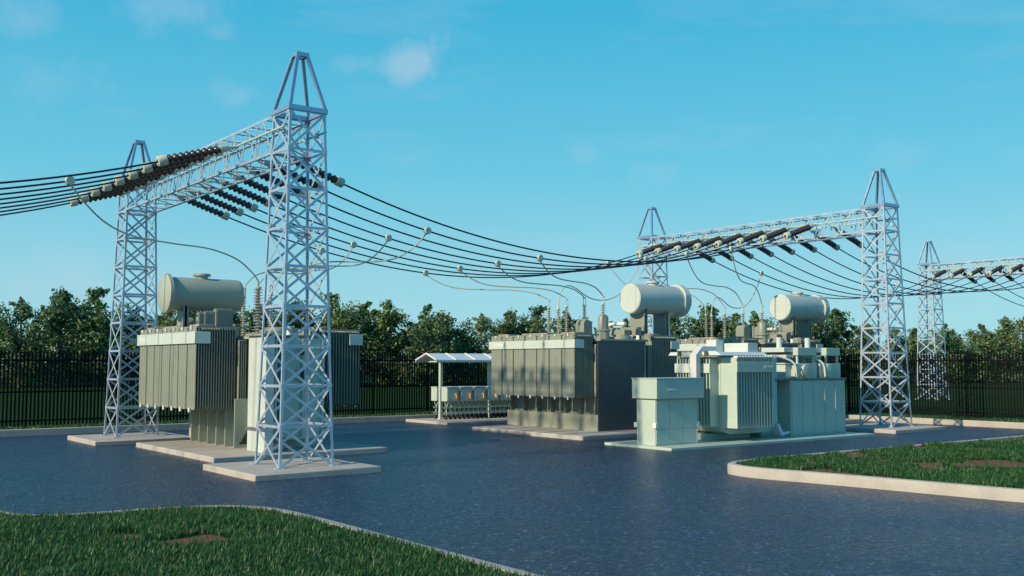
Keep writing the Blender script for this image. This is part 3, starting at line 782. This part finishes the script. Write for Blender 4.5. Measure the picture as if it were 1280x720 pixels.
# small transformer
t = thing('small_transformer', 'small pale green transformer with radiator fins, between the two green cabinets', 'transformer', (22.6, 19.6, BPZ))
q = lambda x: x-22.6
w = lambda y: y-19.6
P = [(q(21.75), 2.30), (q(24.2), 2.30), (q(24.2), .42), (q(24.05), .24), (q(23.75), .16), (q(22.1), .16), (q(21.85), .24), (q(21.75), .42)]
m = MB(); m.ext(P, 'y', w(18.97), w(20.45)); m.build('tank', 'mint', t, bevel=.015)
m = MB(); m.box(q(21.7), q(23.6), w(19.5), w(20.3), 0, .17); m.build('skid', 'mint', t)
def fins(x0, x1, y0, y1, z0, z1, n, axis):
    mm = MB()
    for j in range(n):
        if axis == 'x':
            xx = x0+(x1-x0)*(j+.5)/n; mm.box(xx-.016, xx+.016, y0, y1, z0, z1)
        else:
            yy = y0+(y1-y0)*(j+.5)/n; mm.box(x0, x1, yy-.016, yy+.016, z0, z1)
    return mm
fm = fins(q(21.77), q(23.33), w(18.40), w(18.965), .36, 2.285, 13, 'x')
fb = fm.build('front_radiator', 'mint', t)
m = MB(); m.box(q(21.73), q(21.765), w(18.38), w(18.94), .36, 2.285); m.build('end_plate', 'mint', fb, bevel=.008)
m = MB(); m.box(q(21.73), q(23.37), w(18.355), w(18.385), 1.88, 2.17); m.build('header', 'mint', fb, bevel=.006)
m = MB(); m.tube([(q(21.8),w(18.7),.45),(q(23.32),w(18.7),.45)], .05, 10); m.tube([(q(21.8),w(18.7),2.15),(q(23.32),w(18.7),2.15)], .05, 10); m.build('header_pipe', 'mint', fb)
lettering('SIEMENS', .10, fb, (q(22.86), w(18.353), 1.99), (R(90), 0, 0))
for j in range(13):
    xx = q(21.77)+(q(23.33)-q(21.77))*(j+.5)/13
    MB().box(xx-.038, xx+.038, w(18.385), w(18.53), 2.286, 2.33).build('fin_cap', 'white', fb)
fm = fins(q(21.40), q(21.739), w(19.0), w(20.3), .40, 2.25, 12, 'y'); fb2 = fm.build('end_radiator', 'mint', t)
m = MB(); m.box(q(21.36), q(21.395), w(19.02), w(20.32), 1.86, 2.12); m.build('header', 'cream', fb2, bevel=.006)
for a, c, y in ((23.6, 23.7, 18.86),): MB().box(q(a), q(c), w(y), w(18.969), .40, 2.28).build('tank_stiffener', 'mint', t, bevel=.01)
# sloped lid sheet
m = MB(); m.ext([(w(18.56), 2.345), (w(20.5), 2.345), (w(20.42), 2.44), (w(18.68), 2.44)], 'x', q(21.3), q(23.3)); m.build('lid', 'roofsheet', t, bevel=.006)
for k in range(3):
    yy = w(19.05)+k*.5; MB().lathe([(0,-.03),(.07,-.03),(.07,.02),(0,.02)], (q(21.29), yy, 2.395), (1,0,0), 20).build('lid_vent', 'gasket', t)
m = MB(); m.box(q(22.4), q(22.72), w(19.68), w(20.05), 2.441, 2.80); m.build('terminal_box', 'cream', t, bevel=.012)
m = MB(); m.box(q(22.7), q(23.14), w(18.78), w(19.64), 2.441, 2.70); m.build('top_box', 'cream', t, bevel=.012)
m = MB(); m.ext([(q(23.86), .38), (q(23.96), .41), (q(24.12), .15), (q(24.42), .17), (q(24.42), .11), (q(24.06), .05)], 'y', w(18.72), w(18.98)); m.build('foot_bracket', 'roofsheet', t, bevel=.006)

# right cabinet with two metering units on top
t = thing('equipment_cabinet', 'pale green cabinet with tall door seams and two round fronted units on top', 'cabinet', (26.15, 19.6, BPZ))
q = lambda x: x-26.15
w = lambda y: y-19.6
m = MB(); m.box(q(24.8), q(27.5), w(18.97), w(20.35), 0, 1.63); m.build('body', 'mint', t, bevel=.012)
m = MB(); m.box(q(24.15), q(24.79), w(19.55), w(20.3), 0, 1.62); m.build('side_box', 'mint', t, bevel=.012)
m = MB(); m.box(q(24.1), q(27.55), w(18.93), w(20.4), 1.631, 1.67); m.build('top_sheet', 'darkpaint', t, bevel=.006)
xs = [24.84, 25.37, 25.91, 26.44, 26.98, 27.47]
for a, c in zip(xs[:-1], xs[1:]):
    m = MB(); m.box(q(a)+.022, q(c)-.022, w(18.955), w(18.969), .05, 1.6); d = m.build('door', 'mint', t, bevel=.004)
for x in xs[1:-1]: MB().box(q(x)-.012, q(x)+.012, w(18.944), w(18.969), .05, 1.6).build('door_seam', 'cream', t)
for x in (25.39, 26.46): MB().box(q(x)+.03, q(x)+.05, w(18.93), w(18.954), .75, .95).build('handle', 'cream', t)
for x0, x1 in ((25.02, 26.28), (26.42, 27.48)):
    um = MB(); um.box(q(x0)+.27*(x0 < 26), q(x1), w(19.1), w(19.55), 1.671, 2.12)
    u = um.build('metering_unit', 'mint', t, bevel=.012)
    xc = q(x0)+.27*(x0 < 26)+.40
    m = MB(); m.lathe([(0,-.001),(.19,-.001),(.19,.05),(.215,.055),(.215,.10),(.19,.105),(0,.105)], (xc, w(19.1), 1.90), (0,-1,0), 30); m.build('round_front', 'mint', u)
    m = MB(); m.box(q(x0)+.0, q(x0)+.26, w(19.3), w(20.05), 1.671, 2.10); m.box(q(x0)-.05, q(x0)+.265, w(19.27), w(20.08), 2.101, 2.14); m.build('side_box', 'cream', u, bevel=.008)
    for x, y in ((x0+.45, 19.2), (x1-.05, 19.2), (x0+.45, 20.0), (x1-.05, 20.0)): MB().box(q(x)-.03, q(x)+.03, w(y)-.03, w(y)+.03, 2.121, 2.36).build('post', 'mint', u)
    m = MB(); m.box(q(x0)+.38, q(x1)+.02, w(19.12), w(20.1), 2.361, 2.60); m.build('top_box', 'mint', u, bevel=.01)
    m = MB(); m.box(q(x0)-.04, q(x0)+.37, w(19.3), w(20.15), 2.46, 2.60); m.box(q(x0)+.05, q(x0)+.37, w(19.3), w(20.15), 2.30, 2.38); m.build('busbar_cover', 'cream', u, bevel=.008)
    m = MB(); m.cyl((q(x0)+.5, w(19.9), 2.60), (q(x0)+.5, w(19.9), 2.92), .085, 16); m.build('vent_post', 'cream', u)
    m = MB(); m.tube(catmull([(q(x0)-.42,w(19.45),2.36),(q(x0)-.15,w(19.3),2.30),(q(x0)+.04,w(19.12),2.20),(q(x0)+.12,w(19.03),2.05),(q(x0)+.13,w(19.0),1.72)],5), .032, 10); m.build('hose', 'cream', u)

# ------------------------------------------------------------------ shelter with switch boxes
t = thing('roof_shelter', 'pale open shelter with a low gable roof over the switch boxes', 'shelter', (24.1, 32.3, .1))
q = lambda x: x-24.1
w = lambda y: y-32.3
X0, X1 = 20.95, 27.3
ye0, yr, ye1 = 32.05, 32.75, 33.5
m = MB()
for ya, yb in ((ye0, yr), (yr, ye1)):
    za, zb = (2.19, 2.44) if ya == ye0 else (2.44, 2.19)
    m.ext([(w(ya), za), (w(yb), zb), (w(yb), zb+.035), (w(ya), za+.035)], 'x', q(X0), q(X1))
rf = m.build('roof', 'roofsheet', t)
for k in range(8):
    xx = q(X0)+.02+(X1-X0-.04)*k/7; m = MB()
    for ya, yb, za, zb in ((ye0, yr, 2.23, 2.48), (yr, ye1, 2.48, 2.23)): m.bar((xx, w(ya), za), (xx, w(yb), zb), .06, .03, (0,0,1))
    m.build('roof_batten', 'white', rf)
for ye in (ye0, ye1): MB().box(q(X0)+.01, q(X1)-.01, w(ye)-.02, w(ye)+.03, 2.13, 2.188).build('eave_beam', 'mint', rf)
for x in (21.32, 23.58, 25.84, 27.2):
    m = MB(); m.box(q(x)-.055, q(x)+.055, w(32.24), w(32.36), 0, 2.2); m.bar((q(x), w(32.36), 2.16), (q(x), w(33.45), 2.16), .05, .05); m.box(q(x)-.09, q(x)+.09, w(32.2), w(32.4), 0, .03); m.build('post', 'mint', t, bevel=.006)
def switch_box(proto=[]):
    t = thing('switch_box', 'x', 'switch box', (0,0,0), 'switch boxes lined up under the shelter')
    m = MB(); m.box(0, .53, 0, .38, .68, 1.19); m.build('case', 'mint', t, bevel=.012)
    m = MB(); m.box(-.01, .545, -.015, .39, 1.191, 1.215); m.build('lid', 'cream', t)
    m = MB(); m.box(.03, .46, -.012, -.001, .73, 1.14); m.build('door', 'mint', t, bevel=.004)
    m = MB(); m.cyl((.40,-.07,.93), (.40,-.012,.93), .045, 14); m.box(.375, .425, -.085, -.03, .78, .93); m.build('handle', 'orange', t, bevel=.006)
    m = MB(); m.box(.50, .60, -.01, .1, 1.08, 1.19); m.build('hinge_cap', 'white', t)
    m = MB()
    for z in (.24, .44): m.bar((0, .19, z), (.62, .19, z), .03, .05, (0,0,1))
    for k in range(3):
        x = .1+k*.207
        m.bar((x, .19, .16), (x, .19, .45), .03, .03); m.bar((x, .19, .45), (x-.07, .19, .68), .022, .022); m.bar((x, .19, .45), (x+.05, .1, .68), .022, .022)
    m.build('stand', 'mint', t)
    for k in range(3): MB().cyl((.1+k*.207, .19, 0), (.1+k*.207, .19, .16), .05, 10).build('rubber_foot', 'black', t)
    return t
sb0 = switch_box()
for r_, (yy, dd) in enumerate(((31.72, 'front'), (32.42, 'rear'))):
    for k in range(9):
        b_ = sb0 if (r_ == 0 and k == 0) else copy_tree(sb0)
        b_.location = (21.22+k*.625, yy, .10)
        if r_ == 0: b_['label'] = 'switch box with orange handle in the front row under the shelter, %s from the left' % ORD[k]
        else: b_['label'] = 'pale green switch box hidden in the rear row under the shelter'

# ------------------------------------------------------------------ fences
def fence(p, q_, label, step=.114, htop=2.55, z0=GZ-.02):
    p = Vector((*p, 0)); q_ = Vector((*q_, 0)); d = (q_-p); Ltot = d.length; d.normalize(); nrm = Vector((-d.y, d.x, 0))
    t = thing('metal_fence', label, 'fence', (p.x, p.y, z0))
    t.rotation_euler = (0, 0, math.atan2(d.y, d.x))
    PW = 2.5; n = int(math.ceil(Ltot/PW))
    m = MB(); k = 22; step = PW/k
    for i in range(1, k):
        x = i*step
        m.box(x-.026, x+.026, -.011, .011, .08, htop-z0)
        m.add([(x-.026,-.011,htop-z0),(x+.026,-.011,htop-z0),(x+.026,.011,htop-z0),(x-.026,.011,htop-z0),(x,0,htop-z0+.05)], [(0,1,4),(1,2,4),(2,3,4),(3,0,4)])
    for z in (.22, 1.12, 2.12): m.box(0.03, PW-.03, .012, .045, z, z+.05)
    me = m.mesh('picket_panel', 'fence', False)
    pm = MB().box(-.028, .028, .014, .06, 0, htop-z0-.05).mesh('post', 'fence')
    for i in range(n): child('picket_panel', me, t, (i*PW, 0, 0))
    for i in range(n+1): child('post', pm, t, (i*PW, .02, 0))
    return t
fence((-20, 34.95), (36.2, 34.95), 'black metal picket fence along the back kerb at the left')
fence((36.25, 34.9), (36.25, -5), 'black metal picket fence along the right kerb')

# ------------------------------------------------------------------ trees
def tree_meshes(seed, h=7.5):
    r = random.Random(seed); g = np.random.default_rng(seed)
    m = MB()
    th = h*.30
    top = Vector((r.uniform(-.4,.4), r.uniform(-.4,.4), h*.86))
    m.tube(catmull([(0,0,-.2),(r.uniform(-.06,.06),0,.6),(r.uniform(-.1,.1),r.uniform(-.1,.1),th),(top.x*.5,top.y*.5,h*.6),tuple(top)],4), [.16-.0078*i for i in range(17)], 8)
    ends = []
    for k in range(13):
        z0 = h*r.uniform(.16, .68); a = r.uniform(0, 2*math.pi); L = h*r.uniform(.20, .36)*(1.15-.55*z0/h)
        p0 = Vector((top.x*.5*z0/h, top.y*.5*z0/h, z0)); p1 = p0+Vector((math.cos(a)*L*.5, math.sin(a)*L*.5, L*.22)); p2 = p0+Vector((math.cos(a)*L, math.sin(a)*L, L*r.uniform(.35, .8)))
        m.tube(catmull([p0,p1,p2],3), [.055,.05,.045,.038,.03,.02,.012], 5); ends += [(p1, .55), (p2, .8), (p0.lerp(p2, .75), .7)]
    ends += [(top, .6), (Vector((top.x*.8, top.y*.8, h*.72)), .8)]
    # leaf clumps: around limb ends plus an irregular crown
    cs = [(c, s*r.uniform(.7, 1.25)) for c, s in ends]
    for k in range(34):
        f = r.uniform(.05, .93); z = h*f
        rad = h*.31*(min(1, (1.02-f)*1.25)**.8)*min(1, .55+f*1.8)*r.uniform(.25, 1.0); a = r.uniform(0, 2*math.pi)
        cs.append((Vector((math.cos(a)*rad+top.x*f, math.sin(a)*rad+top.y*f, z)), r.uniform(.6, 1.0)*(1.12-.5*f)))
    for k in range(34):   # loose sprays that break the outline
        c0, s0 = cs[r.randrange(len(cs))]; a = r.uniform(0, 2*math.pi); e = r.uniform(.1, 1.2)
        for q in range(4): cs.append((c0+Vector((math.cos(a)*math.cos(e), math.sin(a)*math.cos(e), math.sin(e)))*s0*(.55+.28*q), .26-.035*q))
    for q in range(5): cs.append((top+Vector((0, 0, .16*q)), .34-.05*q))
    V = []; nl = 0
    for c, s in cs:
        n = int(56*s*s/.5+8)
        u = g.normal(size=(n, 3)); u /= np.linalg.norm(u, axis=1, keepdims=True)
        p = np.array(c)+u*(g.random((n,1))**.6)*s*1.12*np.array([1,1,.8])
        V.append(p)
    p = np.concatenate(V); p = p[p[:, 2] > .1]; n = len(p)
    ax = g.normal(size=(n,3)); ax[:, 2] -= .35; ax /= np.linalg.norm(ax, axis=1, keepdims=True)
    nr = g.normal(size=(n,3)); nr[:, 2] += .6; sd = np.cross(ax, nr); sd /= np.linalg.norm(sd, axis=1, keepdims=True)+1e-9
    L = g.uniform(.17, .36, (n,1)); W = L*g.uniform(.24, .36, (n,1)); fold = np.cross(sd, ax)*L*.10
    Q = np.stack([p-ax*L*.5, p+sd*W+fold, p+ax*L*.5, p-sd*W+fold], 1).reshape(-1, 3)
    me = bpy.data.meshes.new('crown'); me.vertices.add(n*4); me.vertices.foreach_set('co', Q.ravel())
    me.loops.add(n*4); me.loops.foreach_set('vertex_index', np.arange(n*4)); me.polygons.add(n); me.polygons.foreach_set('loop_start', np.arange(n)*4)
    me.update(calc_edges=True); me.materials.append(M['leaf'])
    return m.mesh('trunk', 'bark'), me
TV = [tree_meshes(100+k) for k in range(7)]
def tree(x, y, h, label, k, group='trees in the belt beyond the fence', wide=1.):
    t = thing('broadleaf_tree', label, 'tree', (x, y, GZ-.02), group)
    s = h/7.5; t.scale = (s*wide, s*wide, s); t.rotation_euler = (0, 0, random.uniform(0, 6.28))
    child('trunk', TV[k][0], t); child('crown', TV[k][1], t)
A0, A1 = Vector((13.5, 97)), Vector((116, 50)); AD = (A1-A0).normalized(); AN = Vector((-AD.y, AD.x))
HS = [(0, 8.2), (.16, 8.0), (.30, 8.5), (.36, 7.4), (.45, 7.0), (.55, 6.9), (.62, 7.4), (.70, 8.3), (.78, 6.5), (.86, 6.4), (.93, 7.8), (1, 7.4)]
def hat(t):
    for (a, ha), (c, hc) in zip(HS[:-1], HS[1:]):
        if a <= t <= c: return ha+(hc-ha)*(t-a)/(c-a)
    return 7.4
NT = 40
for i in range(NT):
    t_ = (i+.5)/NT; P_ = A0.lerp(A1, t_)+AN*random.uniform(-1.6, 1.6)
    tree(P_.x, P_.y, hat(t_)*random.uniform(.88, 1.10), 'leafy broadleaf tree in the front row beyond the fence, %s from the left' % ORD[i], i*3 % 7, wide=random.uniform(.9, 1.2))
for i in range(30):
    t_ = (i+.2)/30; P_ = A0.lerp(A1, t_)+AN*random.uniform(5, 9)
    tree(P_.x, P_.y, hat(t_)*random.uniform(.66, .88), 'broadleaf tree showing only between the trees of the front row', (i*2+1) % 7, wide=1.25)
# ------------------------------------------------------------------ light, sky, camera
EL, SAZ = 27., 181.5                             # the sun stands low on the left (-X)
sd = Vector((math.cos(R(SAZ))*math.cos(R(EL)), math.sin(R(SAZ))*math.cos(R(EL)), math.sin(R(EL))))
sl = bpy.data.lights.new('sun', 'SUN'); sl.energy = 5.0; sl.angle = R(1.2); sl.color = (1, .81, .55)
so = bpy.data.objects.new('sun', sl); COL.objects.link(so); so.rotation_euler = sd.to_track_quat('Z', 'Y').to_euler(); so.location = sd*60
W = bpy.data.worlds.new('World'); S.world = W; W.use_nodes = True
nt = W.node_tree; bg = nt.nodes['Background']
sky = nt.nodes.new('ShaderNodeTexSky'); sky.sky_type = 'NISHITA'; sky.sun_disc = False
sky.sun_elevation = R(EL); sky.sun_rotation = R(90-SAZ); sky.air_density = 1.0; sky.dust_density = .3; sky.ozone_density = 1.0
tc = N(nt, 'ShaderNodeTexCoord')
sx = N(nt, 'ShaderNodeSeparateXYZ'); nt.links.new(tc.outputs['Generated'], sx.inputs[0])
grad = ramp(nt, sx.outputs['Z'], [(0, (3.25, 5.75, 6.55)), (.07, (2.8, 5.55, 6.55)), (.18, (1.3, 4.85, 6.35)), (.36, (.30, 3.75, 5.95)), (.55, (.16, 2.2, 4.6)), (1, (.12, 1.3, 3.2))])
tint = N(nt, 'ShaderNodeMixRGB', blend_type='MULTIPLY'); tint.inputs['Fac'].default_value = 1; tint.inputs['Color2'].default_value = (.45, .95, 1.05, 1)
nt.links.new(sky.outputs[0], tint.inputs['Color1'])
mul = N(nt, 'ShaderNodeMixRGB'); mul.inputs['Fac'].default_value = .90
nt.links.new(tint.outputs[0], mul.inputs['Color1']); nt.links.new(grad.outputs[0], mul.inputs['Color2'])
# thin wisps of cloud
mp = N(nt, 'ShaderNodeMapping'); mp.inputs['Scale'].default_value = (3.5, 3.5, 16); nt.links.new(tc.outputs['Generated'], mp.inputs['Vector'])
cn = N(nt, 'ShaderNodeTexNoise', Scale=1.6, Detail=7., Roughness=.55); nt.links.new(mp.outputs[0], cn.inputs['Vector'])
cr = ramp(nt, cn.outputs['Fac'], [(.54, (0,0,0)), (.85, (.20,.20,.20))])
# a few small soft clouds at fixed places in the sky, their edges broken by noise
nv = N(nt, 'ShaderNodeVectorMath', operation='NORMALIZE'); nt.links.new(tc.outputs['Generated'], nv.inputs[0])
n2 = N(nt, 'ShaderNodeTexNoise', Scale=26., Detail=6., Roughness=.6); nt.links.new(tc.outputs['Generated'], n2.inputs['Vector'])
acc = None
for dx, dy, dz, rad, st in ((.5037,.8153,.2856,.029,.42), (.4488,.848,.2819,.012,.15), (.1829,.9362,.30,.030,.2), (.3018,.8976,.3213,.036,.22), (.211,.9456,.2477,.030,.12),
                            (.2321,.9699,.0743,.036,.2), (.6509,.7323,.2002,.014,.13), (.7025,.6875,.1838,.018,.12), (.3436,.8895,.3011,.016,.2), (.8389,.511,.1876,.02,.12), (.3666,.8963,.2496,.016,.25)):
    sb = N(nt, 'ShaderNodeVectorMath', operation='SUBTRACT'); nt.links.new(nv.outputs[0], sb.inputs[0]); sb.inputs[1].default_value = (dx, dy, dz)
    ml = N(nt, 'ShaderNodeVectorMath', operation='MULTIPLY'); nt.links.new(sb.outputs[0], ml.inputs[0]); ml.inputs[1].default_value = (1, 1, 1.7)
    ln = N(nt, 'ShaderNodeVectorMath', operation='LENGTH'); nt.links.new(ml.outputs[0], ln.inputs[0])
    ad = N(nt, 'ShaderNodeMath', operation='MULTIPLY_ADD'); nt.links.new(n2.outputs['Fac'], ad.inputs[0]); ad.inputs[1].default_value = -rad*4.4; nt.links.new(ln.outputs['Value'], ad.inputs[2])
    mr = N(nt, 'ShaderNodeMapRange'); nt.links.new(ad.outputs[0], mr.inputs['Value'])
    mr.inputs['From Min'].default_value = -.75*rad; mr.inputs['From Max'].default_value = -2.3*rad; mr.inputs['To Min'].default_value = 0; mr.inputs['To Max'].default_value = st
    if acc is None: acc = mr.outputs[0]
    else:
        mm = N(nt, 'ShaderNodeMath', operation='MAXIMUM'); nt.links.new(acc, mm.inputs[0]); nt.links.new(mr.outputs[0], mm.inputs[1]); acc = mm.outputs[0]
mm = N(nt, 'ShaderNodeMath', operation='MAXIMUM'); nt.links.new(acc, mm.inputs[0]); nt.links.new(cr.outputs[0], mm.inputs[1])
cm = N(nt, 'ShaderNodeMixRGB'); nt.links.new(mm.outputs[0], cm.inputs['Fac']); nt.links.new(mul.outputs[0], cm.inputs['Color1'])
cm.inputs['Color2'].default_value = (4.6, 5.5, 6.7, 1)
nt.links.new(cm.outputs[0], bg.inputs['Color']); bg.inputs['Strength'].default_value = .12

cam = bpy.data.cameras.new('camera'); co = bpy.data.objects.new('camera', cam); COL.objects.link(co)
cam.sensor_width = 36; cam.lens = 1276/1280*36; cam.clip_end = 9000; cam.clip_start = .1
co.location = (0, 0, 2.2); co.rotation_euler = (R(90)+math.atan(94/1276), 0, R(52.59-90))
S.camera = co
S.render.resolution_x = 1024; S.render.resolution_y = 576
S.view_settings.view_transform = 'Standard'; S.view_settings.look = 'None'; S.view_settings.gamma = 1; S.view_settings.exposure = 0
S.view_settings.use_curve_mapping = False
